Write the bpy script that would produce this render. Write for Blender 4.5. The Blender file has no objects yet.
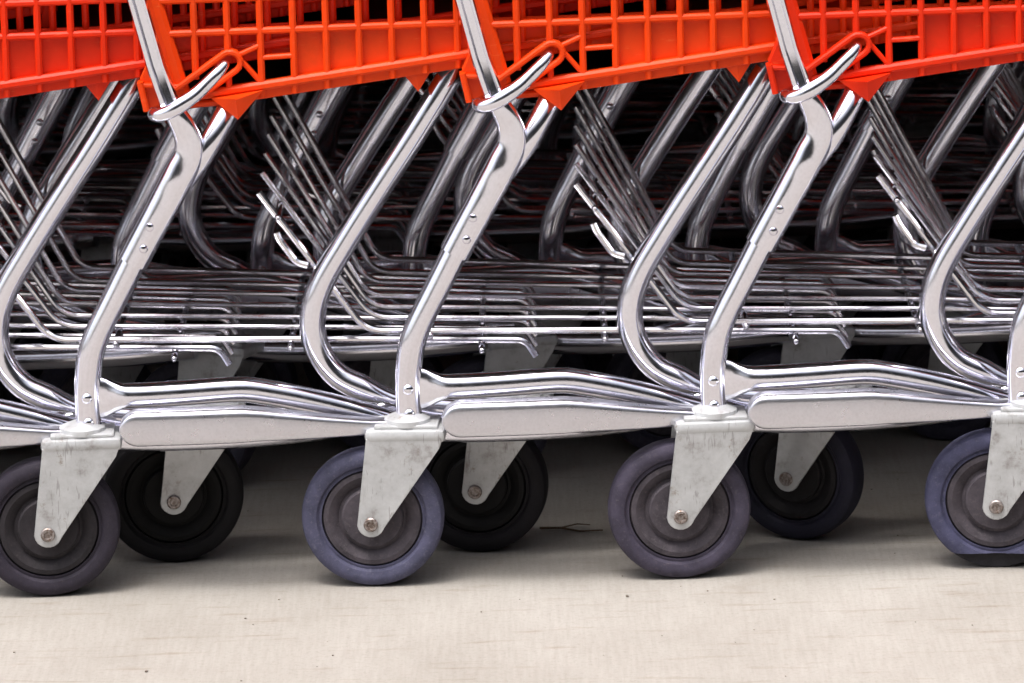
import bpy, bmesh, math, random
from mathutils import Vector, Matrix
random.seed(7)
S = bpy.context.scene
C = S.collection
RAD = math.radians

# ------------------------------------------------------------------ camera
# the lens looks down on the row at about 14 degrees: 8 by tilt, the rest by lens shift
PITCH, ROLL, DIST, VIEW = RAD(8), RAD(1.6), 4.6, RAD(14)
cam_d = bpy.data.cameras.new("camera")
cam = bpy.data.objects.new("camera", cam_d)
C.objects.link(cam)
DH = DIST * math.cos(VIEW)
cam_d.sensor_width = 36
FPX = 1143.0 * DIST * math.cos(VIEW - PITCH)
cam_d.lens = FPX / 1024 * 36
cam_d.shift_y = -math.tan(VIEW - PITCH) * FPX / 1024
cam_d.clip_start = 0.05
cam_d.clip_end = 2000
fw = Vector((0, math.cos(PITCH), -math.sin(PITCH)))
up0 = Vector((0, math.sin(PITCH), math.cos(PITCH)))
r0 = Vector((1, 0, 0))
rt = math.cos(ROLL) * r0 - math.sin(ROLL) * up0
up = math.cos(ROLL) * up0 + math.sin(ROLL) * r0
m = Matrix.Identity(4)
for i in range(3):
    m[i][0], m[i][1], m[i][2] = rt[i], up[i], -fw[i]
m.translation = Vector((0.0194, -DH, 1.3278))
cam.matrix_world = m
cam_d.dof.use_dof = True
cam_d.dof.focus_distance = DIST - .05
cam_d.dof.aperture_fstop = 16
S.camera = cam

# ------------------------------------------------------------------ sky, sun, exposure
SUN = Vector((-0.20, -0.27, 1.0)).normalized()      # direction towards the sun
w = bpy.data.worlds.new("World")
S.world = w
w.use_nodes = True
nt = w.node_tree
bg = nt.nodes["Background"]
sky = nt.nodes.new("ShaderNodeTexSky")
sky.sky_type = 'NISHITA'
sky.sun_disc = False
sky.sun_elevation = math.asin(SUN.z)
sky.sun_rotation = math.atan2(SUN.x, SUN.y)
sky.air_density = 1.0
sky.dust_density = 6.0
sky.ozone_density = 0.6
# bright veiled sky: less blue, and (as under thin cloud) brightest overhead, dim towards the horizon
hs = nt.nodes.new("ShaderNodeHueSaturation")
hs.inputs["Saturation"].default_value = 0.45
nt.links.new(sky.outputs[0], hs.inputs["Color"])
tc = nt.nodes.new("ShaderNodeTexCoord")
sx = nt.nodes.new("ShaderNodeSeparateXYZ")
nt.links.new(tc.outputs["Generated"], sx.inputs[0])
mr = nt.nodes.new("ShaderNodeMapRange")
mr.inputs["From Min"].default_value = 0.42
mr.inputs["From Max"].default_value = 1.0
mr.inputs["To Min"].default_value = 0.05
mr.inputs["To Max"].default_value = 4.2
nt.links.new(sx.outputs["Z"], mr.inputs["Value"])
vm = nt.nodes.new("ShaderNodeVectorMath")
vm.operation = 'SCALE'
nt.links.new(hs.outputs[0], vm.inputs[0])
# brightness added to the left sky, down to the skyline, to whiten the tubes
ml = nt.nodes.new("ShaderNodeMapRange")
ml.interpolation_type = 'SMOOTHSTEP'
ml.inputs["From Min"].default_value = 0.35
ml.inputs["From Max"].default_value = 0.85
ml.inputs["To Min"].default_value = 0.0
ml.inputs["To Max"].default_value = 3.2
neg = nt.nodes.new("ShaderNodeMath")
neg.operation = 'MULTIPLY'
neg.inputs[1].default_value = -1
nt.links.new(sx.outputs["X"], neg.inputs[0])
nt.links.new(neg.outputs[0], ml.inputs["Value"])
sm = nt.nodes.new("ShaderNodeMath")
sm.operation = 'ADD'
nt.links.new(mr.outputs[0], sm.inputs[0])
nt.links.new(ml.outputs[0], sm.inputs[1])
nt.links.new(sm.outputs[0], vm.inputs["Scale"])
nt.links.new(vm.outputs[0], bg.inputs[0])
bg.inputs[1].default_value = 0.12
sl = bpy.data.lights.new("sun", 'SUN')
sl.energy = 1.8
sl.angle = RAD(12)
sl.color = (1.0, 0.965, 0.94)
so = bpy.data.objects.new("sun", sl)
so.rotation_euler = SUN.to_track_quat('Z', 'Y').to_euler()
so.location = (-1, -3, 4)
C.objects.link(so)
S.view_settings.view_transform = 'Standard'
S.view_settings.look = 'None'
S.view_settings.gamma = 1
S.view_settings.exposure = -0.10

# ------------------------------------------------------------------ materials
def mat(name):
    m = bpy.data.materials.new(name)
    m.use_nodes = True
    n = m.node_tree.nodes
    return m, n, m.node_tree.links, n["Principled BSDF"]

def noise(n, l, scale, detail=4, rough=0.55, vec=None):
    t = n.new("ShaderNodeTexNoise")
    t.inputs["Scale"].default_value = scale
    t.inputs["Detail"].default_value = detail
    t.inputs["Roughness"].default_value = rough
    if vec is not None:
        l.new(vec, t.inputs["Vector"])
    return t

def ramp(n, l, fac, stops):
    r = n.new("ShaderNodeValToRGB")
    e = r.color_ramp.elements
    while len(e) < len(stops):
        e.new(0.5)
    for k, (p, c) in zip(e, stops):
        k.position = p
        k.color = (c[0], c[1], c[2], 1) if len(c) == 3 else c
    l.new(fac, r.inputs[0])
    return r

def g(v):
    return (v, v, v)

def geo_pos(n):
    return n.new("ShaderNodeNewGeometry").outputs["Position"]

def mixc(n, l, fac, a, b):
    mx = n.new("ShaderNodeMix")
    mx.data_type = 'RGBA'
    l.new(fac, mx.inputs[0])
    for s, v in ((6, a), (7, b)):
        if isinstance(v, tuple):
            mx.inputs[s].default_value = (*v, 1)
        else:
            l.new(v, mx.inputs[s])
    return mx.outputs[2]

def bump(n, l, h, b, strength, dist=0.001):
    bp = n.new("ShaderNodeBump")
    bp.inputs["Strength"].default_value = strength
    bp.inputs["Distance"].default_value = dist
    l.new(h, bp.inputs["Height"])
    l.new(bp.outputs[0], b.inputs["Normal"])

def make_chrome(name, base, r_lo, r_hi, rust, bmp=0.025):
    m, n, l, b = mat(name)
    pos = geo_pos(n)
    b.inputs["Metallic"].default_value = 1
    a = noise(n, l, 90, 5, 0.6, pos)
    rr = ramp(n, l, a.outputs[0], [(0.35, g(r_lo)), (0.7, g(r_hi))])
    l.new(rr.outputs[0], b.inputs["Roughness"])
    d = noise(n, l, 34, 6, 0.7, pos)
    dr = ramp(n, l, d.outputs[0], [(0.66, g(0)), (0.74, g(rust))])
    f = noise(n, l, 420, 3, 0.5, pos)
    fr = ramp(n, l, f.outputs[0], [(0.3, tuple(x * 0.93 for x in base)), (0.6, base)])
    col = mixc(n, l, dr.outputs[0], fr.outputs[0], (0.30, 0.22, 0.15))
    l.new(col, b.inputs["Base Color"])
    bump(n, l, d.outputs[0], b, bmp, 0.0008)
    return m

CHROME = make_chrome("chrome_tube", (0.80, 0.80, 0.88), 0.14, 0.21, 0.25)
WIRE = make_chrome("plated_wire", (0.70, 0.69, 0.74), 0.12, 0.24, 0.4)
RAILM = make_chrome("worn_bumper_metal", (0.68, 0.68, 0.74), 0.27, 0.33, 0.3, 0.008)

ZINC, n, l, b = mat("zinc_plate")
pos = geo_pos(n)
a = noise(n, l, 45, 6, 0.7, pos)
cr = ramp(n, l, a.outputs[0], [(0.28, (0.26, 0.24, 0.235)), (0.45, (0.45, 0.46, 0.47)), (0.75, (0.57, 0.585, 0.60))])
d = noise(n, l, 60, 8, 0.75, pos)
dr = ramp(n, l, d.outputs[0], [(0.60, g(0)), (0.68, g(0.7))])
zc = mixc(n, l, dr.outputs[0], cr.outputs[0], (0.20, 0.15, 0.11))
wv = n.new("ShaderNodeTexNoise")
wv.inputs["Scale"].default_value = 1
wv.inputs["Detail"].default_value = 3
wv.inputs["Distortion"].default_value = 0.6
mpz = n.new("ShaderNodeMapping")
mpz.inputs["Rotation"].default_value = (0, 0.6, 0)
mpz.inputs["Scale"].default_value = (420, 60, 60)
l.new(pos, mpz.inputs[0])
l.new(mpz.outputs[0], wv.inputs["Vector"])
sr = ramp(n, l, wv.outputs[0], [(0.60, g(0)), (0.66, g(0.45))])
msk = noise(n, l, 28, 3, 0.5, pos)
mr_ = ramp(n, l, msk.outputs[0], [(0.48, g(0)), (0.56, g(1))])
pm = n.new("ShaderNodeMath")
pm.operation = 'MULTIPLY'
l.new(sr.outputs[0], pm.inputs[0])
l.new(mr_.outputs[0], pm.inputs[1])
l.new(mixc(n, l, pm.outputs[0], zc, (0.14, 0.12, 0.12)), b.inputs["Base Color"])
b.inputs["Metallic"].default_value = 0.45
b.inputs["Roughness"].default_value = 0.48
bump(n, l, a.outputs[0], b, 0.15, 0.001)

BOLT, n, l, b = mat("weathered_bolt_steel")
a = noise(n, l, 380, 4, 0.6, geo_pos(n))
l.new(ramp(n, l, a.outputs[0], [(0.35, (0.13, 0.09, 0.07)), (0.6, (0.34, 0.31, 0.30))]).outputs[0], b.inputs["Base Color"])
b.inputs["Metallic"].default_value = 0.7
b.inputs["Roughness"].default_value = 0.45

def make_rubber(name, c0, c1, dust):
    m, n, l, b = mat(name)
    tc = n.new("ShaderNodeTexCoord")
    oi = n.new("ShaderNodeObjectInfo")
    ad = n.new("ShaderNodeVectorMath")
    ad.operation = 'ADD'
    l.new(tc.outputs["Object"], ad.inputs[0])
    l.new(oi.outputs["Location"], ad.inputs[1])
    a = noise(n, l, 55, 7, 0.7, ad.outputs[0])
    cr = ramp(n, l, a.outputs[0], [(0.3, c0), (0.65, c1)])
    f = noise(n, l, 330, 4, 0.7, ad.outputs[0])
    fr = ramp(n, l, f.outputs[0], [(0.54, g(0)), (0.74, g(0.5))])
    mu = n.new("ShaderNodeMix")
    mu.data_type = 'RGBA'
    mu.blend_type = 'MULTIPLY'
    mu.inputs[0].default_value = 1
    l.new(mixc(n, l, fr.outputs[0], cr.outputs[0], dust), mu.inputs[6])
    l.new(oi.outputs["Color"], mu.inputs[7])
    l.new(mu.outputs[2], b.inputs["Base Color"])
    b.inputs["Roughness"].default_value = 0.72
    b.inputs["Specular IOR Level"].default_value = 0.3
    bump(n, l, f.outputs[0], b, 0.25, 0.0006)
    return m
TYRE = make_rubber("grey_rubber_tyre", (0.025, 0.024, 0.038), (0.050, 0.047, 0.074), (0.10, 0.092, 0.105))
TREAD_SHADE = make_rubber("shaded_tread", (0.008, 0.007, 0.007), (0.020, 0.018, 0.018), (0.03, 0.028, 0.026))  # shadow on the tread below the worn cut, put into the rubber colour
HUB = make_rubber("dark_wheel_hub", (0.030, 0.026, 0.032), (0.070, 0.060, 0.072), (0.13, 0.112, 0.115))

PLASTIC, n, l, b = mat("orange_plastic")
oi = n.new("ShaderNodeObjectInfo")
pos = geo_pos(n)
a = noise(n, l, 25, 5, 0.6, pos)
ar = ramp(n, l, a.outputs[0], [(0.3, g(0.82)), (0.7, g(1.0))])
mu = n.new("ShaderNodeMix")
mu.data_type = 'RGBA'
mu.blend_type = 'MULTIPLY'
mu.inputs[0].default_value = 1
l.new(oi.outputs["Color"], mu.inputs[6])
l.new(ar.outputs[0], mu.inputs[7])
sc = noise(n, l, 1, 4, 0.6)
mps = n.new("ShaderNodeMapping")
mps.inputs["Scale"].default_value = (45, 160, 330)
mps.inputs["Rotation"].default_value = (0, 0.12, 0)
l.new(pos, mps.inputs[0])
l.new(mps.outputs[0], sc.inputs["Vector"])
scr = ramp(n, l, sc.outputs[0], [(0.64, g(0)), (0.74, g(0.30))])
gm = noise(n, l, 14, 6, 0.7, pos)
gmr = ramp(n, l, gm.outputs[0], [(0.58, g(0)), (0.75, g(0.35))])
c1_ = mixc(n, l, scr.outputs[0], mu.outputs[2], (0.80, 0.22, 0.07))
l.new(mixc(n, l, gmr.outputs[0], c1_, (0.30, 0.035, 0.006)), b.inputs["Base Color"])
b.inputs["Roughness"].default_value = 0.45
b.inputs["Specular IOR Level"].default_value = 0.22
f = noise(n, l, 300, 3, 0.6, pos)
bump(n, l, f.outputs[0], b, 0.1, 0.0005)

DARK_FLOOR, n, l, b = mat("dark_floor_plastic")
a = noise(n, l, 20, 5, 0.6, geo_pos(n))
l.new(ramp(n, l, a.outputs[0], [(0.3, (0.022, 0.015, 0.013)), (0.7, (0.05, 0.032, 0.027))]).outputs[0], b.inputs["Base Color"])
b.inputs["Roughness"].default_value = 0.7

CONC, n, l, b = mat("broom_finished_concrete")
pos = geo_pos(n)
mp = n.new("ShaderNodeMapping")
mp.inputs["Scale"].default_value = (26, 1.6, 1)
mp.inputs["Rotation"].default_value = (0, 0, 0.05)
l.new(pos, mp.inputs[0])
st = noise(n, l, 9, 6, 0.65, mp.outputs[0])
mp2 = n.new("ShaderNodeMapping")
mp2.inputs["Scale"].default_value = (1.3, 9, 1)
l.new(pos, mp2.inputs[0])
st2 = noise(n, l, 9, 4, 0.6, mp2.outputs[0])
big = noise(n, l, 4.5, 5, 0.6, pos)
fine = noise(n, l, 240, 4, 0.7, pos)
c1 = ramp(n, l, big.outputs[0], [(0.3, (0.262, 0.244, 0.219)), (0.7, (0.332, 0.315, 0.290))])
c2 = ramp(n, l, st.outputs[0], [(0.3, (0.88, 0.87, 0.86)), (0.62, g(1))])
c3 = ramp(n, l, fine.outputs[0], [(0.28, (0.84, 0.82, 0.80)), (0.5, g(1))])
c4 = ramp(n, l, st2.outputs[0], [(0.24, (0.74, 0.67, 0.60)), (0.42, g(1))])
cur = c1.outputs[0]
for c in (c2, c3, c4):
    mu = n.new("ShaderNodeMix")
    mu.data_type = 'RGBA'
    mu.blend_type = 'MULTIPLY'
    mu.inputs[0].default_value = 1
    l.new(cur, mu.inputs[6])
    l.new(c.outputs[0], mu.inputs[7])
    cur = mu.outputs[2]
oil = noise(n, l, 7, 7, 0.72, pos)
oilr = ramp(n, l, oil.outputs[0], [(0.60, g(0)), (0.74, g(0.30))])
cur = mixc(n, l, oilr.outputs[0], cur, (0.17, 0.132, 0.10))
spk = noise(n, l, 95, 2, 0.5, pos)
spkr = ramp(n, l, spk.outputs[0], [(0.77, g(0)), (0.80, g(0.3))])
cur = mixc(n, l, spkr.outputs[0], cur, (0.16, 0.12, 0.09))
l.new(cur, b.inputs["Base Color"])
b.inputs["Roughness"].default_value = 0.85
bump(n, l, fine.outputs[0], b, 0.12, 0.001)

# ------------------------------------------------------------------ mesh helpers
def obj(name, bm, material, parent=None, smooth=True, angle=35):
    bmesh.ops.recalc_face_normals(bm, faces=bm.faces)
    me = bpy.data.meshes.new(name)
    bm.to_mesh(me)
    bm.free()
    me.materials.append(material)
    if smooth:
        me.polygons.foreach_set("use_smooth", [True] * len(me.polygons))
        try:
            me.set_sharp_from_angle(angle=RAD(angle))
        except Exception:
            pass
    o = bpy.data.objects.new(name, me)
    C.objects.link(o)
    if parent:
        o.parent = parent
    return o

def loft(bm, rings, cap=True):
    vs = [[bm.verts.new(p) for p in r] for r in rings]
    k = len(vs[0])
    for a, b_ in zip(vs, vs[1:]):
        for i in range(k):
            bm.faces.new((a[i], a[(i + 1) % k], b_[(i + 1) % k], b_[i]))
    if cap:
        bm.faces.new(vs[0][::-1])
        bm.faces.new(vs[-1])

def smooth_path(pts, step=0.006):
    """Catmull-Rom through (x,y,z,rn,ry): resampled."""
    P = [tuple(p) for p in pts]
    P = [tuple(2 * a - b_ for a, b_ in zip(P[0], P[1]))] + P + [tuple(2 * a - b_ for a, b_ in zip(P[-1], P[-2]))]
    out = []
    for i in range(1, len(P) - 2):
        p0, p1, p2, p3 = P[i - 1:i + 3]
        ln = math.dist(p1[:3], p2[:3])
        # centripetal parametrisation keeps long/short neighbours from overshooting
        t0 = 0
        t1 = t0 + max(1e-5, math.dist(p0[:3], p1[:3])) ** .5
        t2 = t1 + max(1e-5, ln) ** .5
        t3 = t2 + max(1e-5, math.dist(p2[:3], p3[:3])) ** .5
        k = max(1, int(ln / step))
        for j in range(k):
            t = t1 + (t2 - t1) * j / k
            L = lambda a, b_, ta, tb: tuple((tb - t) / (tb - ta) * x + (t - ta) / (tb - ta) * y for x, y in zip(a, b_))
            A1, A2, A3 = L(p0, p1, t0, t1), L(p1, p2, t1, t2), L(p2, p3, t2, t3)
            B1, B2 = L(A1, A2, t0, t2), L(A2, A3, t1, t3)
            out.append(L(B1, B2, t1, t2))
    out.append(P[-2])
    return out

def fillet(pts, r, seg=6):
    out = [Vector(pts[0])]
    for a, b_, c in zip(pts, pts[1:], pts[2:]):
        a, b_, c = Vector(a), Vector(b_), Vector(c)
        u, v = (a - b_), (c - b_)
        k = min(r, u.length * .45, v.length * .45)
        p, q = b_ + u.normalized() * k, b_ + v.normalized() * k
        for i in range(seg + 1):
            t = i / seg
            out.append(p * (1 - t) ** 2 + b_ * 2 * t * (1 - t) + q * t * t)
    out.append(Vector(pts[-1]))
    return out

def tube(bm, path, r=None, seg=14, side=Vector((0, 1, 0)), cap=True, power=2.0, domed=False):
    """path: (x,y,z) with r, or (x,y,z,rn,rs): rn across the bend plane, rs along 'side'."""
    pts = [Vector(p[:3]) for p in path]
    rings = []
    N = len(pts)
    for i, p in enumerate(pts):
        t = (pts[min(i + 1, N - 1)] - pts[max(i - 1, 0)]).normalized()
        s = side - t * side.dot(t)
        if s.length < 1e-4:
            s = Vector((1, 0, 0)) - t * t.x
        s.normalize()
        nn = t.cross(s)
        rn, rs = (r, r) if r else (path[i][3], path[i][4])
        ring = []
        for j in range(seg):
            a = 2 * math.pi * j / seg
            ca, sa = math.cos(a), math.sin(a)
            if power != 2.0:
                ca = math.copysign(abs(ca) ** (2 / power), ca)
                sa = math.copysign(abs(sa) ** (2 / power), sa)
            ring.append(p + nn * rn * ca + s * rs * sa)
        rings.append(ring)
    if domed:
        def dome(ring, c, d, rad):
            return [[c + (v - c) * k + d * rad * e for v in ring] for k, e in ((.35, .92), (.75, .62), (.93, .3))]
        d0 = (pts[0] - pts[1]).normalized()
        d1 = (pts[-1] - pts[-2]).normalized()
        ra = r or min(path[0][3], path[0][4])
        rb = r or min(path[-1][3], path[-1][4])
        rings = dome(rings[0], pts[0], d0, ra) + rings + dome(rings[-1], pts[-1], d1, rb)[::-1]
    loft(bm, rings, cap)

def bar(bm, p, q, wid, dep, ref=Vector((0, 1, 0))):
    """chamfered rectangular bar; dep along ref, wid across."""
    p, q = Vector(p), Vector(q)
    t = (q - p).normalized()
    s = ref - t * ref.dot(t)
    s.normalize()
    nn = t.cross(s)
    c = min(wid, dep) * .28
    h, d = wid / 2, dep / 2
    sec = [(h, d - c), (h - c, d), (-h + c, d), (-h, d - c), (-h, -d + c), (-h + c, -d), (h - c, -d), (h, -d + c)]
    loft(bm, [[o_ + nn * a + s * b_ for a, b_ in sec] for o_ in (p, q)])

def box(bm, x0, x1, y0, y1, z0, z1, bev=0):
    r = bmesh.ops.create_cube(bm, size=1)
    for v in r['verts']:
        v.co = Vector((x0 + (v.co.x + .5) * (x1 - x0), y0 + (v.co.y + .5) * (y1 - y0), z0 + (v.co.z + .5) * (z1 - z0)))
    if bev:
        es = list({e for v in r['verts'] for e in v.link_edges})
        bmesh.ops.bevel(bm, geom=es, offset=bev, segments=2, affect='EDGES', profile=.5)

def lathe(bm, prof, seg=56, c=(0, 0, 0)):
    """profile (radius, y) revolved about the Y axis."""
    rings = []
    for rad, y in prof:
        rad = max(rad, 1e-5)
        rings.append([Vector((c[0] + rad * math.cos(2 * math.pi * j / seg), c[1] + y, c[2] + rad * math.sin(2 * math.pi * j / seg))) for j in range(seg)])
    loft(bm, rings)

def prism(bm, outline, y0, y1, bev=0.0008):
    """outline in (x,z), extruded in y, with a small chamfer."""
    cx = sum(p[0] for p in outline) / len(outline)
    cz = sum(p[1] for p in outline) / len(outline)
    def ring(y, k):
        out = []
        for x, z in outline:
            d = math.hypot(x - cx, z - cz) or 1
            f_ = 1 - k / d
            out.append(Vector((cx + (x - cx) * f_, y, cz + (z - cz) * f_)))
        return out
    loft(bm, [ring(y0, bev), ring(y0 + bev, 0), ring(y1 - bev, 0), ring(y1, bev)])

# ------------------------------------------------------------------ ground
bm = bmesh.new()
R = 600
vs = [bm.verts.new((x * R, y * R, 0)) for x, y in ((-1, -1), (1, -1), (1, 1), (-1, 1))]
bm.faces.new(vs)
gr = obj('concrete_pavement', bm, CONC, None, False)
gr['kind'] = 'structure'

# ------------------------------------------------------------------ dark roof and backing slabs added to shade the rear rows
SHADE_MAT, n, l, b = mat("dark_shade_blocker")
a = noise(n, l, 30, 6, 0.65, geo_pos(n))
l.new(ramp(n, l, a.outputs[0], [(0.3, (0.05, 0.04, 0.036)), (0.7, (0.085, 0.07, 0.062))]).outputs[0], b.inputs["Base Color"])
b.inputs["Roughness"].default_value = 0.9
bump(n, l, a.outputs[0], b, 0.5, 0.004)
bm = bmesh.new()
box(bm, -6, 6, 2.75, 2.95, 0, 2.50)
backdrop = obj('shade_backdrop', bm, SHADE_MAT, None, False)
backdrop['label'] = 'dark wall added behind all the rows of carts to keep them dark'
backdrop['category'] = 'backdrop'
bm = bmesh.new()
box(bm, -6, 6, .25, 2.95, 2.505, 2.70, .02)
can = obj('blocker', bm, SHADE_MAT, None, False)
can['label'] = 'flat dark canopy added out of view to shade the rear rows of carts'
can['category'] = 'blocker'

# ------------------------------------------------------------------ shopping cart
W = 0.42                                     # distance between near and far rear posts

def sides():
    """(y mapper) for the near and the far side of the cart."""
    return [(lambda y: y, 1), (lambda y: W - y, -1)]

def basket_y(x):
    return 0.020 + 0.060 * (x - 0.09)

def rim_z(x):
    return 0.4500 + 0.118 * (x - 0.128)

def rear_x(z):
    return 0.0905 - 0.243 * (z - 0.44)

def front_x(z):
    return 0.80 + 0.12 * (z - 0.50)

TOP = 0.86
COLS = [0.1032 + 0.0286 * i for i in range(26)]
ROWS = [0.5035 + 0.0300 * i for i in range(12)]

def build_basket(parent):
    bm = bmesh.new()
    for Y, sg in sides():
        P = lambda x, z, dy=0: Vector((x, Y(basket_y(x) + dy), z))
        # bottom rim, lower flange, top rim, rear flange
        bar(bm, P(0.092, rim_z(0.092)), P(0.80, rim_z(0.80)), 0.0080, 0.0120)
        bar(bm, P(0.150, rim_z(0.150) - 0.0070, .001), P(0.80, rim_z(0.80) - 0.0070, .001), 0.0105, 0.0040)
        bar(bm, P(rear_x(TOP), TOP), P(front_x(TOP), TOP), 0.016, 0.014)
        bar(bm, P(rear_x(TOP), TOP, .003), P(rear_x(.450) + .003, .450, .003), 0.0125, 0.016)
        for x in COLS:
            z0 = rim_z(x)
            top = TOP
            if x < 0.11:
                z0 = 0.462
            if .11 < x < .14:
                bar(bm, P(x, z0, 0), P(x, .4635, 0), 0.0055, 0.0085)
                z0 = .4865
            if x > 0.80:
                z0 = 0.50 + (x - 0.80) / 0.12
                if z0 > TOP:
                    continue
            dy = 0
            bar(bm, P(x, z0 - (0.011 if x > .15 else 0), dy), P(x, top, dy), 0.0060, 0.0085)
        for z in ROWS:
            xa = rear_x(z)
            xb = front_x(z)
            # the rim climbs forward and swallows the lowest rows
            xr = 0.128 + (z - 0.4500) / 0.118
            xb = min(xb, xr) if xr < .8 else xb
            bar(bm, P(xa, z), P(xb, z), 0.0060, 0.0080)
        # closed lower panel
        rings = []
        N = 12
        xs = [0.1890 + (0.56 - 0.1890) * i / N for i in range(N + 1)]
        for x in xs:
            y = basket_y(x) + .0032
            zt = max(ROWS[0], rim_z(x) + .001)
            rings.append([Vector((x, Y(y), rim_z(x))), Vector((x, Y(y), zt)), Vector((x, Y(y + .0022), zt)), Vector((x, Y(y + .0022), rim_z(x)))])
        loft(bm, rings)
        # slot for the hook: a stadium loop, braces, half-height rib
        a = Vector((0.0920, 0, 0.4475))
        e = Vector((0.1335, 0, 0.4768))
        d = (e - a).normalized()
        nn = Vector((-d.z, 0, d.x))
        rr = .0092
        loop = [a + nn * rr]
        for i in range(9):
            t = math.pi / 2 - math.pi * i / 8
            loop.append(e + d * rr * math.cos(t) + nn * rr * math.sin(t))
        loop.append(a + nn * -rr + d * .012)
        for p, q in zip(loop, loop[1:]):
            k = (q - p).normalized() * .0012
            bar(bm, P(p.x - k.x, p.z - k.z, -.003), P(q.x + k.x, q.z + k.z, -.003), 0.0050, 0.012)
        tip = e + d * rr
        bar(bm, P(tip.x, tip.z), P(COLS[2] + .001, tip.z + .009), 0.0042, 0.008)
        bar(bm, P(tip.x, tip.z - .002), P(COLS[2], rim_z(COLS[2]) + .002), 0.0042, 0.008)
        bar(bm, P(COLS[2], .4790), P(COLS[3], .4800), 0.0042, 0.008)
        # rear bottom corner box
        prism(bm, [(0.0545, .4640), (0.062, .4800), (0.088, .474), (0.096, .4360), (0.0610, .4370), (.0575, .4545)], Y(basket_y(.07) - .002), Y(basket_y(.07) + .010), .0015)
        bar(bm, P(0.0550, .4620, -.002), P(0.0600, .4360, -.002), 0.0055, 0.016)
        bar(bm, P(0.0550, .4590, -.004), P(0.092, .4565, -.004), 0.004, 0.008)
        bar(bm, P(0.064, .4375, .004), P(0.130, .4400, .004), 0.006, 0.012)
    o = obj('basket', bm, PLASTIC, parent, True, 25)
    # floor: closed, its dark colour chosen to cut orange bounce light
    bm = bmesh.new()
    rings = []
    for i in range(17):
        x = 0.07 + (0.80 - 0.07) * i / 16
        y0 = basket_y(x) + .003
        z = rim_z(x) - .012
        rings.append([Vector((x, y0, z)), Vector((x, y0, z + .003)), Vector((x, W - y0, z + .003)), Vector((x, W - y0, z))])
    loft(bm, rings)
    obj('floor_panel', bm, DARK_FLOOR, o, True, 25)
    bm = bmesh.new()
    # front grid
    for i in range(14):
        z = 0.52 + i * .026
        x = front_x(z)
        y0 = basket_y(x)
        bar(bm, (x, y0, z), (x, W - y0, z), 0.005, 0.008, Vector((1, 0, 0)))
    for i in range(12):
        x0, x1 = front_x(.5), front_x(TOP)
        ya = basket_y(x0) + (W - 2 * basket_y(x0)) * i / 11
        bar(bm, (x0, ya, .505), (x1, ya, TOP), 0.005, 0.008, Vector((1, 0, 0)))
    bar(bm, (front_x(TOP), basket_y(.84), TOP), (front_x(TOP), W - basket_y(.84), TOP), 0.016, 0.014)
    obj('front_grid', bm, PLASTIC, o, True, 25)
    # hanging tabs, each one a sub-part: wedge with two slanting faces
    for Y, sg in sides():
        for (xa, xt, xb, zt) in ((0.1150, 0.1400, 0.1620, 0.4290), (0.2835, 0.2965, 0.3090, 0.4420)):
            t = bmesh.new()
            yr = basket_y(xt) - .004
            z1 = rim_z(xt) - (.0035 if xa < .2 else .010)
            yr = yr if xa < .2 else yr + .008
            yf = -.004 if xa < .2 else yr - .002
            sl = .118
            V = lambda x, y, z: t.verts.new((x, Y(y), z))
            A, B = V(xa, yr, z1 + sl * (xa - xt)), V(xb, yr, z1 + sl * (xb - xt))
            M, T = V(xt - .001, yf - .001, z1 - .0005), V(xt, yf, zt)
            A2, B2, T2 = V(xa + .003, yr + .030, z1 + sl * (xa - xt)), V(xb - .003, yr + .030, z1 + sl * (xb - xt)), V(xt, yr + .022, zt + .004)
            for f_ in ((A, M, T), (M, B, T), (A, T, T2, A2), (B, B2, T2, T), (A2, T2, B2), (A, A2, B2, B, M)):
                t.faces.new(f_)
            obj('bracket', t, PLASTIC, o, True, 20)
    return o

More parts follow.
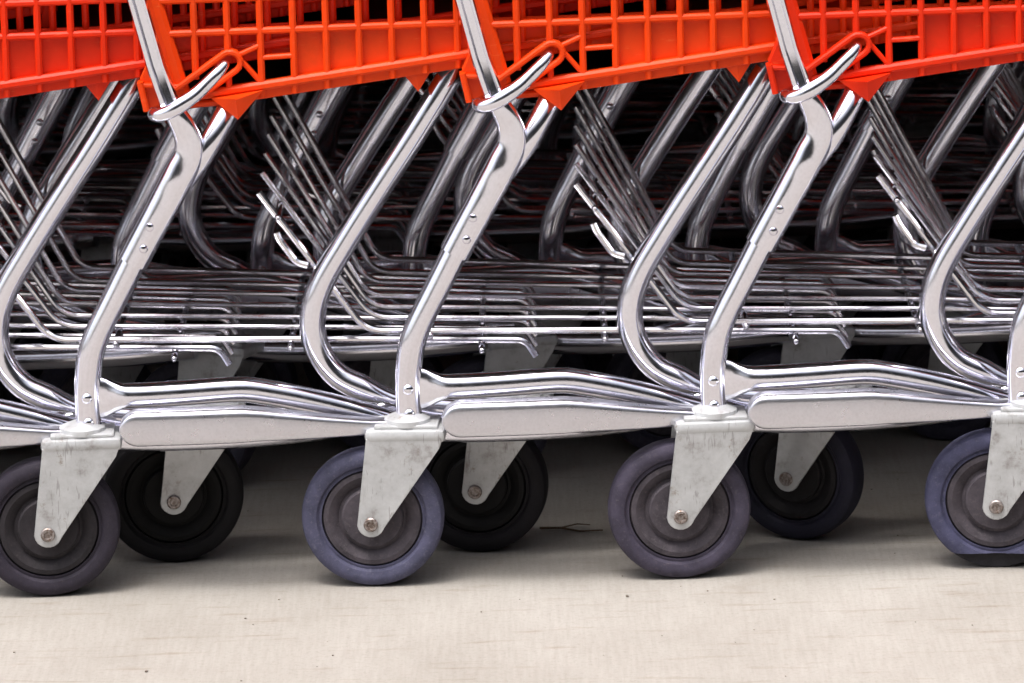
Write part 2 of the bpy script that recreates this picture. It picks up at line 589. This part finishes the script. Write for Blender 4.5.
def build_post(parent, Y):
    # lower leg of the post, from the flattened foot up into the sleeve
    bm = bmesh.new()
    low = [(0, 0, .148, .0112, .0068), (-.0005, 0, .165, .0112, .0070), (-.0005, 0, .185, .0114, .0080), (.001, 0, .203, .0118, .0100), (.0045, 0, .222, .0118, .0112), (.0125, 0, .242, .0116, .0116), (.028, 0, .272, .0117, .0117), (.0445, 0, .304, .0118, .0118)]
    tube(bm, [(x, Y(y), z, a, b_) for x, y, z, a, b_ in smooth_path(low)], seg=20)
    post = obj('rear_post', bm, CHROME, parent)
    bm = bmesh.new()
    hi = [(.0435, 0, .302, .0138, .0138), (.0545, 0, .322, .0139, .0138), (.0665, -.0005, .3435, .0140, .0136), (.0780, -.0010, .3640, .0143, .0128), (.0855, -.0015, .3780, .0143, .0128), (.0905, -.0015, .3870, .0142, .0115), (.0950, -.0022, .3960, .0134, .0100), (.0968, -.0032, .4060, .0126, .0088), (.0950, -.0045, .4170, .0116, .0080), (.0910, -.0065, .4275, .0106, .0080), (.0855, -.0075, .4380, .0090, .0078), (.0805, -.0075, .4520, .0060, .0050)]
    tube(bm, [(x, Y(y), z, a, b_) for x, y, z, a, b_ in smooth_path(hi, .004)], seg=28, power=2.3)
    arm = [(.0920, .006, .3720, .0080, .0080), (.1075, .0035, .3965, .0102, .0102), (.1180, .0070, .4135, .0102, .0102), (.1300, .0200, .4325, .0102, .0102), (.1390, .036, .4450, .0102, .0102)]
    tube(bm, [(x, Y(y), z, a, b_) for x, y, z, a, b_ in smooth_path(arm, .004)], seg=18)
    obj('sleeve', bm, CHROME, post)
    rv = [(-.0005, .180, .0072), (.0, .1575, .0072), (.0605, .336, .0130), (.0545, .3165, .0130)]
    for i, (x, z, dy) in enumerate(rv):
        bm = bmesh.new()
        rr = .0046 if i < 2 else .0038
        s = 1 if Y(0) < .1 else -1
        lathe(bm, [(rr, dy * -s + .002 * s), (rr, (-dy - .0008) * s), (rr * .75, (-dy - .0022) * s), (rr * .3, (-dy - .0028) * s), (0, (-dy - .0029) * s)], 16, (x, Y(0), z))
        obj('rivet', bm, CHROME, post)
    return post

def build_upright(parent, Y):
    # pressed channel that leans back to the handle and is crimped onto the post
    bm = bmesh.new()
    s = 1 if Y(0) < .1 else -1
    st = [(.0845, .4385, .0088, .0090, -.0095, .0), (.0810, .449, .0084, .0085, -.0095, .6), (.0710, .481, .0080, .0085, -.010, 1), (.0545, .550, .0080, .0085, -.010, 1), (-.020, .845, .0082, .0085, -.010, 1), (-.044, .945, .0082, .0085, -.010, 1)]
    rings = []
    for x, z, hw, hd, yo, ch in st:
        ax = Vector((1, 0, .243)).normalized()
        c = Vector((x, 0, z))
        g_ = hd * .75 * ch
        sec = [(-1, .6), (-1, -.55), (-.82, -1), (-.42, -1), (-.22, -1 + g_ / hd), (.50, -1 + g_ / hd), (.66, -.92), (.88, -.92), (1, -.55), (1, .6), (.7, 1), (-.7, 1)]
        ring = []
        for a, d in sec:
            p = c + ax * hw * a
            ring.append(Vector((p.x, Y(yo + hd * d), p.z)))
        rings.append(ring)
    loft(bm, rings)
    return obj('handle_upright', bm, CHROME, parent, True, 40)

def build_hook(parent, Y):
    bm = bmesh.new()
    pts = [(.074, .006, .4390, .0044, .0044), (.0675, -.008, .4380, .0052, .0050), (.0705, -.0225, .4385, .0062, .0055), (.0825, -.0275, .4425, .0066, .0058), (.096, -.0265, .4505, .0066, .0058), (.110, -.021, .4605, .0062, .0056), (.1240, -.016, .4735, .0056, .0052), (.1305, -.010, .4800, .0044, .0044)]
    tube(bm, [(x, Y(y), z, a, b_) for x, y, z, a, b_ in smooth_path(pts, .003)], seg=14, domed=True)
    return obj('retaining_hook', bm, CHROME, parent)

def build_rail(parent, Y):
    bm = bmesh.new()
    pts = [(.0095, .000, .179, .0190, .0035), (.016, .000, .1790, .0176, .0045), (.0235, .000, .1792, .0140, .0070), (.0300, .000, .1795, .0116, .0100), (.042, 0, .1797, .0113, .0113), (.080, .001, .1805, .0113, .0113), (.120, .004, .1815, .0113, .0113), (.137, .006, .1810, .0113, .0113), (.156, .009, .1770, .0113, .0113), (.180, .013, .1705, .0113, .0113), (.215, .020, .1590, .0113, .0113), (.250, .028, .1460, .0113, .0113), (.290, .036, .1330, .0112, .0112), (.40, .055, .1255, .0112, .0112), (.50, .073, .1300, .0112, .0112), (.56, .083, .1450, .0112, .0112), (.655, .098, .1510, .0112, .0112)]
    tube(bm, [(x, Y(y), z, a, b_) for x, y, z, a, b_ in smooth_path(pts)], seg=24, power=2.4)
    return obj('side_rail', bm, CHROME, parent)

def build_bumper(parent, Y):
    bm = bmesh.new()
    st = []
    c0, hh = .0445, .0160
    for i in range(7):
        t = math.pi / 2 * i / 6
        st.append((c0 - hh * math.cos(t), -.022, .1562, max(.002, hh * math.sin(t)), .0085 + .003 * math.sin(t)))
    st += [(.09, -.023, .1566, .0160, .0115), (.126, -.023, .1570, .0160, .0115), (.136, -.0225, .1570, .0158, .0115), (.150, -.020, .1560, .0147, .0112), (.20, -.012, .1510, .0106, .0105), (.245, -.002, .1465, .0068, .009), (.285, .008, .143, .0060, .008)]
    tube(bm, [(x, Y(y), z, a, b_) for x, y, z, a, b_ in st], seg=24, power=4.5)
    return obj('bumper', bm, RAILM, parent)

def build_brace(parent, Y):
    bm = bmesh.new()
    r = .0117
    pts = [(.336, .058, .470), (.3145, .053, .4365), (.294, .051, .4045), (.260, .050, .3535), (.226, .050, .301), (.2075, .050, .270), (.1985, .050, .246), (.1965, .050, .220), (.2035, .050, .198), (.218, .049, .1795), (.240, .048, .168), (.264, .050, .1590), (.30, .056, .1465), (.40, .082, .134), (.55, .112, .139), (.63, .126, .148)]
    rr = []
    for x, y, z in pts:
        a = r * (.62 if .255 < x < .275 and z < .2 else 1)
        rr.append((x, y, z, a, r))
    tube(bm, [(x, Y(y), z, a, b_) for x, y, z, a, b_ in smooth_path(rr)], seg=18)
    return obj('support_tube', bm, CHROME, parent)

def build_rack(parent):
    bm = bmesh.new()
    n_ = 7
    ys = [.070 + (.350 - .070) * i / (n_ - 1) for i in range(n_)]
    for i, y in enumerate(ys):
        yf = .21 + (y - .21) * .80
        dz = .0008 * math.sin(i * 2.1)
        dx = .004 * math.sin(i * 1.3)
        pts = [(.152 + .0010 * i, y, .346 + .008 * i), (.243 + dx, y, .2155 + dz), (.45, (y + yf) / 2, .207 + dz), (.664, yf, .1965 + dz), (.673, yf, .181)]
        tube(bm, fillet(pts, .016), .0028 if i not in (0, 6) else .0033, seg=10)
    for x, z, k in ((.300, .2095, .02), (.455, .2005, .03), (.625, .1925, .04)):
        tube(bm, [(x, .064 + k * .4, z), (x, W - .064 - k * .4, z)], .0031, seg=10, side=Vector((0, 0, 1)), domed=True)
    for x, z in ((.206, .2665), (.168, .3235)):
        tube(bm, [(x, .067, z), (x, W - .067, z)], .0031, seg=10, side=Vector((0, 0, 1)), domed=True)
    # short hooked ends beside the upturned wires
    for y in (.070, W - .070):
        tube(bm, fillet([(.1665, y, .309), (.1690, y, .3020), (.1830, y, .2810), (.1930, y, .2780)], .005, 5), .0034, seg=10)
    return obj('wire_rack', bm, WIRE, parent)

def tyre_bm(worn=False):
    bm = bmesh.new()
    prof = [(.0452, .0105), (.0470, .0100), (.0490, .0128), (.0530, .0140), (.0575, .0136), (.0607, .0118), (.0622, .0085), (.0627, .004)]
    prof = prof + [(a, -b_) for a, b_ in prof[::-1]]
    prof = prof + [(.0445, -.0105), (.0445, .0105), prof[0]]
    lathe(bm, prof[:-1], 72)
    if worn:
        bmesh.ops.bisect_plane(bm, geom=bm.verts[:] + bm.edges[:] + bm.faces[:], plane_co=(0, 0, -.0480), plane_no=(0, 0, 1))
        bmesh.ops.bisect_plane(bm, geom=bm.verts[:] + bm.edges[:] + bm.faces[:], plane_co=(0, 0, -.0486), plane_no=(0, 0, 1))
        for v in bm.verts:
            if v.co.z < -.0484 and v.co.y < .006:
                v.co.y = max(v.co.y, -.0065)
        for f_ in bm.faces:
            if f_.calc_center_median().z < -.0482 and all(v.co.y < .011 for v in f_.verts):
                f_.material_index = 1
    return bm

def hub_bm():
    bm = bmesh.new()
    prof = [(0, .0105), (.0255, .0105), (.0268, .0095), (.0275, .0055), (.0300, .0050), (.0330, .0080), (.0385, .0105), (.0425, .0100), (.0440, .0070), (.0447, .0060)]
    prof = prof + [(a, -b_) for a, b_ in prof[::-1]]
    lathe(bm, prof, 64)
    return bm

def build_caster(parent, loc, yaw=0.0):
    """swivel caster: fork with tyre, hub and axle bolts as sub-parts; local origin on the swivel axis at the ground."""
    AX, AZ = -.033, .0630
    bm = bmesh.new()
    out = [(-.0350, .1395), (.0325, .1395), (.0290, .1300), (-.0215, .0570)]
    for i in range(9):
        a = RAD(-25 - 150 * i / 8)
        out.append((AX + .0122 * math.cos(a), AZ - .002 + .0122 * math.sin(a)))
    for sg in (-1, 1):
        y0, y1 = sorted((sg * .0195, sg * .0228))
        prism(bm, out, y0, y1, .0007)
    # pressed crown: top plate with a flared skirt
    for x0, x1, y, z0, z1, bv in ((-.0362, .0345, .0236, .1345, .1468, .0045), (-.028, .028, .0195, .1462, .1500, .0015)):
        box(bm, x0, x1, -y, y, z0, z1, bv)
    rings = []
    for z, rad in ((.1485, .0208), (.1530, .0200), (.1545, .0170), (.1570, .0110)):
        rings.append([Vector((rad * math.cos(2 * math.pi * j / 28), rad * math.sin(2 * math.pi * j / 28), z)) for j in range(28)])
    loft(bm, rings)
    fork = obj('caster', bm, ZINC, parent, True, 30)
    fork.location = loc
    fork.rotation_euler = (0, 0, yaw)
    t = obj('tyre', tyre_bm(), TYRE, fork, True, 30)
    t.location = (AX, 0, AZ)
    h = obj('hub', hub_bm(), HUB, fork, True, 30)
    h.location = (AX, 0, AZ)
    for sg in (-1, 1):
        b_ = bmesh.new()
        lathe(b_, [(.0064, .0200 * sg), (.0064, .0246 * sg), (.0055, .0256 * sg), (.0036, .0256 * sg), (.0031, .0244 * sg), (0.0004, .0244 * sg)], 20, (AX, 0, AZ - .002))
        obj('axle_bolt', b_, BOLT, fork, True, 30)
    return fork

def build_handle(parent):
    bm = bmesh.new()
    tube(bm, fillet([(-.040, -.010, .930), (-.052, -.010, .972), (-.052, W + .010, .972), (-.040, W + .010, .930)], .03), .0115, seg=14, side=Vector((1, 0, 0)))
    o = obj('handle', bm, CHROME, parent)
    bm = bmesh.new()
    tube(bm, [(-.052, .05, .972), (-.052, W - .05, .972)], .0150, seg=16, side=Vector((1, 0, 0)))
    obj('grip', bm, PLASTIC, o)
    return o

def build_gate(parent):
    # hinged rear gate, pushed up by the cart nested behind, set low to block light
    bm = bmesh.new()
    ya, yb = .05, W - .05
    x0, z0, x1, z1 = rear_x(.66) + .01, .66, .37, .615
    rings = []
    for x, z in ((x0, z0), (x1, z1)):
        rings.append([Vector((x, ya, z)), Vector((x, yb, z)), Vector((x, yb, z + .003)), Vector((x, ya, z + .003))])
    loft(bm, rings)
    for i in range(10):
        t = i / 9
        x, z = x0 + (x1 - x0) * t, z0 + (z1 - z0) * t
        bar(bm, (x, ya, z), (x, yb, z), .007, .007, Vector((1, 0, 0)))
    return obj('rear_gate', bm, PLASTIC, parent, True, 25)

ORANGE = (0.80, 0.055, 0.002, 1)
REDDER = (0.74, 0.026, 0.002, 1)

def build_cart():
    root = bpy.data.objects.new('shopping_cart', None)
    root.empty_display_size = .1
    C.objects.link(root)
    build_basket(root)
    build_gate(root)
    build_handle(root)
    build_rack(root)
    for Y, sg in sides():
        build_post(root, Y)
        build_upright(root, Y)
        build_hook(root, Y)
        build_rail(root, Y)
        build_bumper(root, Y)
        build_brace(root, Y)
    for y in (0, W):
        build_caster(root, (0, y, 0), 0)
    for y in (.095, W - .095):
        build_caster(root, (.655, y, 0), 0)
    return root

def copy_tree(o, parent=None):
    c = o.copy()
    C.objects.link(c)
    if parent:
        c.parent = parent
    for ch in o.children:
        copy_tree(ch, c)
    return c

def casters(root):
    return [c for c in root.children if c.name.startswith('caster')]

def set_colour(o, col):
    o.color = col
    if o.name.startswith('caster'):
        t = random.uniform(.55, 1.0)
        col = (t, t, t, 1)
    for c in o.children:
        set_colour(c, col)

proto = build_cart()
used = [False]
def place(x, y, z, rot, col, label, group, yaws=(0, 0, 0, 0), shifts=(0, 0, 0, 0)):
    r = copy_tree(proto) if used[0] else proto
    used[0] = True
    r.location = (x, y, z)
    r.rotation_euler = (0, 0, rot)
    r.scale = (1, 1, ZS)
    r['label'] = label
    r['category'] = 'shopping cart'
    r['group'] = group
    set_colour(r, col)
    for c, yw, sh in zip(sorted(casters(r), key=lambda q: (q.location.x > .3, q.location.y)), yaws, shifts):
        c.rotation_euler.z = RAD(yw)
        c.location.x = (0 if c.location.x < .3 else .655) + sh
    return r

FRONT = 'shopping carts nested in the front row'
X0 = 0.1795
ZS = 0.98
def rnd(a):
    return random.uniform(-a, a)
# x, colour, label, yaws (near rear, far rear, near front, far front), shifts
row = [
    (-1.376, REDDER, 'front row cart with only its orange basket nose showing inside the leftmost baskets', (0, 20, 0, -15), (0, 0, 0, 0)),
    (-1.100, REDDER, 'cart whose dark front caster stands right behind the leftmost near wheel', (0, 12, 4, -25), (0, 0, -.003, 0)),
    (-.826, REDDER, 'cart with red-orange basket at top left corner, its near rear wheel outside the picture', (0, -18, -8, 15), (0, 0, -.004, 0)),
    (-.546, ORANGE, 'leftmost cart with its near rear wheel in view, tyre cut by the left picture edge', (3, 25, -28, 10), (-.006, 0, -.001, 0)),
    (-.265, ORANGE, 'cart on the near wheel with the bluest tyre rim, second wheel from the left', (-4, -12, 6, 24), (-.002, 0, 0, 0)),
    (0.002, REDDER, 'cart on the third near wheel, between the bluest wheel and the flat-worn wheel', (2, 18, -6, 20), (.0, 0, 0, 0)),
    (.271, REDDER, 'rightmost cart in view, its near wheel worn flat at the bottom', (-5, -20, 10, -8), (.010, 0, 0, 0)),
    (.545, REDDER, 'front row cart just beyond the right picture edge', (5, 10, -10, 8), (0, 0, 0, 0)),
]
front = []
for x, col, lab, yw, sh in row:
    front.append(place(X0 + x, 0, 0, RAD(rnd(.2)), col, lab, FRONT, yw, sh))

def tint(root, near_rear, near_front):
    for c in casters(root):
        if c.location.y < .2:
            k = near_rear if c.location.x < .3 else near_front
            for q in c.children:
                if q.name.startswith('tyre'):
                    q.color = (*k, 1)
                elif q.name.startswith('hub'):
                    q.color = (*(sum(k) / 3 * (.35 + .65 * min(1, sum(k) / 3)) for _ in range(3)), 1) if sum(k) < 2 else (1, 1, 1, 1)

SHADE_BLACK = (.09, .08, .075)  # shade on the near front casters, put into tyre and hub colour
tint(front[1], (.8, .8, .8), SHADE_BLACK)
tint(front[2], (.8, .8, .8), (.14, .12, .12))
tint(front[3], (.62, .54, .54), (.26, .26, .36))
tint(front[4], (1.6, 1.7, 1.85), SHADE_BLACK)
tint(front[5], (1.15, 1.05, 1.05), SHADE_BLACK)
tint(front[6], (1.3, 1.4, 1.7), SHADE_BLACK)

# the flat-worn tyre of the rightmost cart
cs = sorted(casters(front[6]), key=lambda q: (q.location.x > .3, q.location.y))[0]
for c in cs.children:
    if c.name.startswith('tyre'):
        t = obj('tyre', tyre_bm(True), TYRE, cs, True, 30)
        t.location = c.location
        t.data.materials.append(TREAD_SHADE)
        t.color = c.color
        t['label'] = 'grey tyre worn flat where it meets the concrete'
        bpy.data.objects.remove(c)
        break

# ------------------------------------------------------------------ rows behind, in the shade
for k in range(1, 5):
    y = .472 * k
    xs0 = -1.90 - .1 * k + (.13, .02, .21, .07)[k - 1]
    x = xs0
    while x < .75 + .1 * k:
        place(x, y, 0, RAD(rnd(.3)), (REDDER, ORANGE)[random.random() > .5],
              ('dull chrome cart in the shaded second row behind the front carts', 'dark cart in the third row seen between the legs of nearer carts', 'cart almost lost in the shade of the fourth row', 'cart in the farthest row, hardly visible in the dark')[k - 1],
              ('carts in the second row', 'carts in the third row', 'carts in the fourth row', 'carts in the farthest row')[k - 1], tuple(rnd(30) for _ in range(4)))
        x += .272 + rnd(.008)

# ------------------------------------------------------------------ litter on the concrete
GRIT, n, l, b = mat("grit_stone")
a = noise(n, l, 300, 2, 0.5, geo_pos(n))
l.new(ramp(n, l, a.outputs[0], [(0.35, (0.10, 0.08, 0.065)), (0.65, (0.30, 0.26, 0.22))]).outputs[0], b.inputs["Base Color"])
b.inputs["Roughness"].default_value = 0.9
bm = bmesh.new()
for i in range(110):
    x = random.uniform(-.55, .75)
    y = random.choice((random.gauss(.12, .16), random.uniform(-.45, .5)))
    r = random.uniform(.0004, .0010) * (1.5 if random.random() < .08 else 1)
    q = bmesh.ops.create_icosphere(bm, subdivisions=1, radius=r)
    for v in q['verts']:
        v.co = Vector((v.co.x * random.uniform(.8, 1.5) + x, v.co.y * random.uniform(.8, 1.4) + y, max(0.0003, v.co.z * .8 + r * .6)))
gt = obj('grit', bm, GRIT)
gt['kind'] = 'stuff'
TWIG, n, l, b = mat("dry_twig_bark")
b.inputs["Base Color"].default_value = (0.09, 0.055, 0.03, 1)
b.inputs["Roughness"].default_value = 0.9
bm = bmesh.new()
tube(bm, [(.026, .155, .002, .0011, .0011), (.045, .150, .003, .0010, .0010), (.062, .141, .002, .0009, .0009), (.083, .137, .0035, .0006, .0006)], seg=7, side=Vector((0, 0, 1)))
tube(bm, [(.045, .150, .003, .0008, .0008), (.060, .158, .004, .0007, .0007), (.072, .161, .002, .0004, .0004)], seg=7, side=Vector((0, 0, 1)))
tw = obj('dry_twig', bm, TWIG)
tw['label'] = 'tiny dry forked twig on the shaded concrete between the second and third near wheels'
tw['category'] = 'twig'
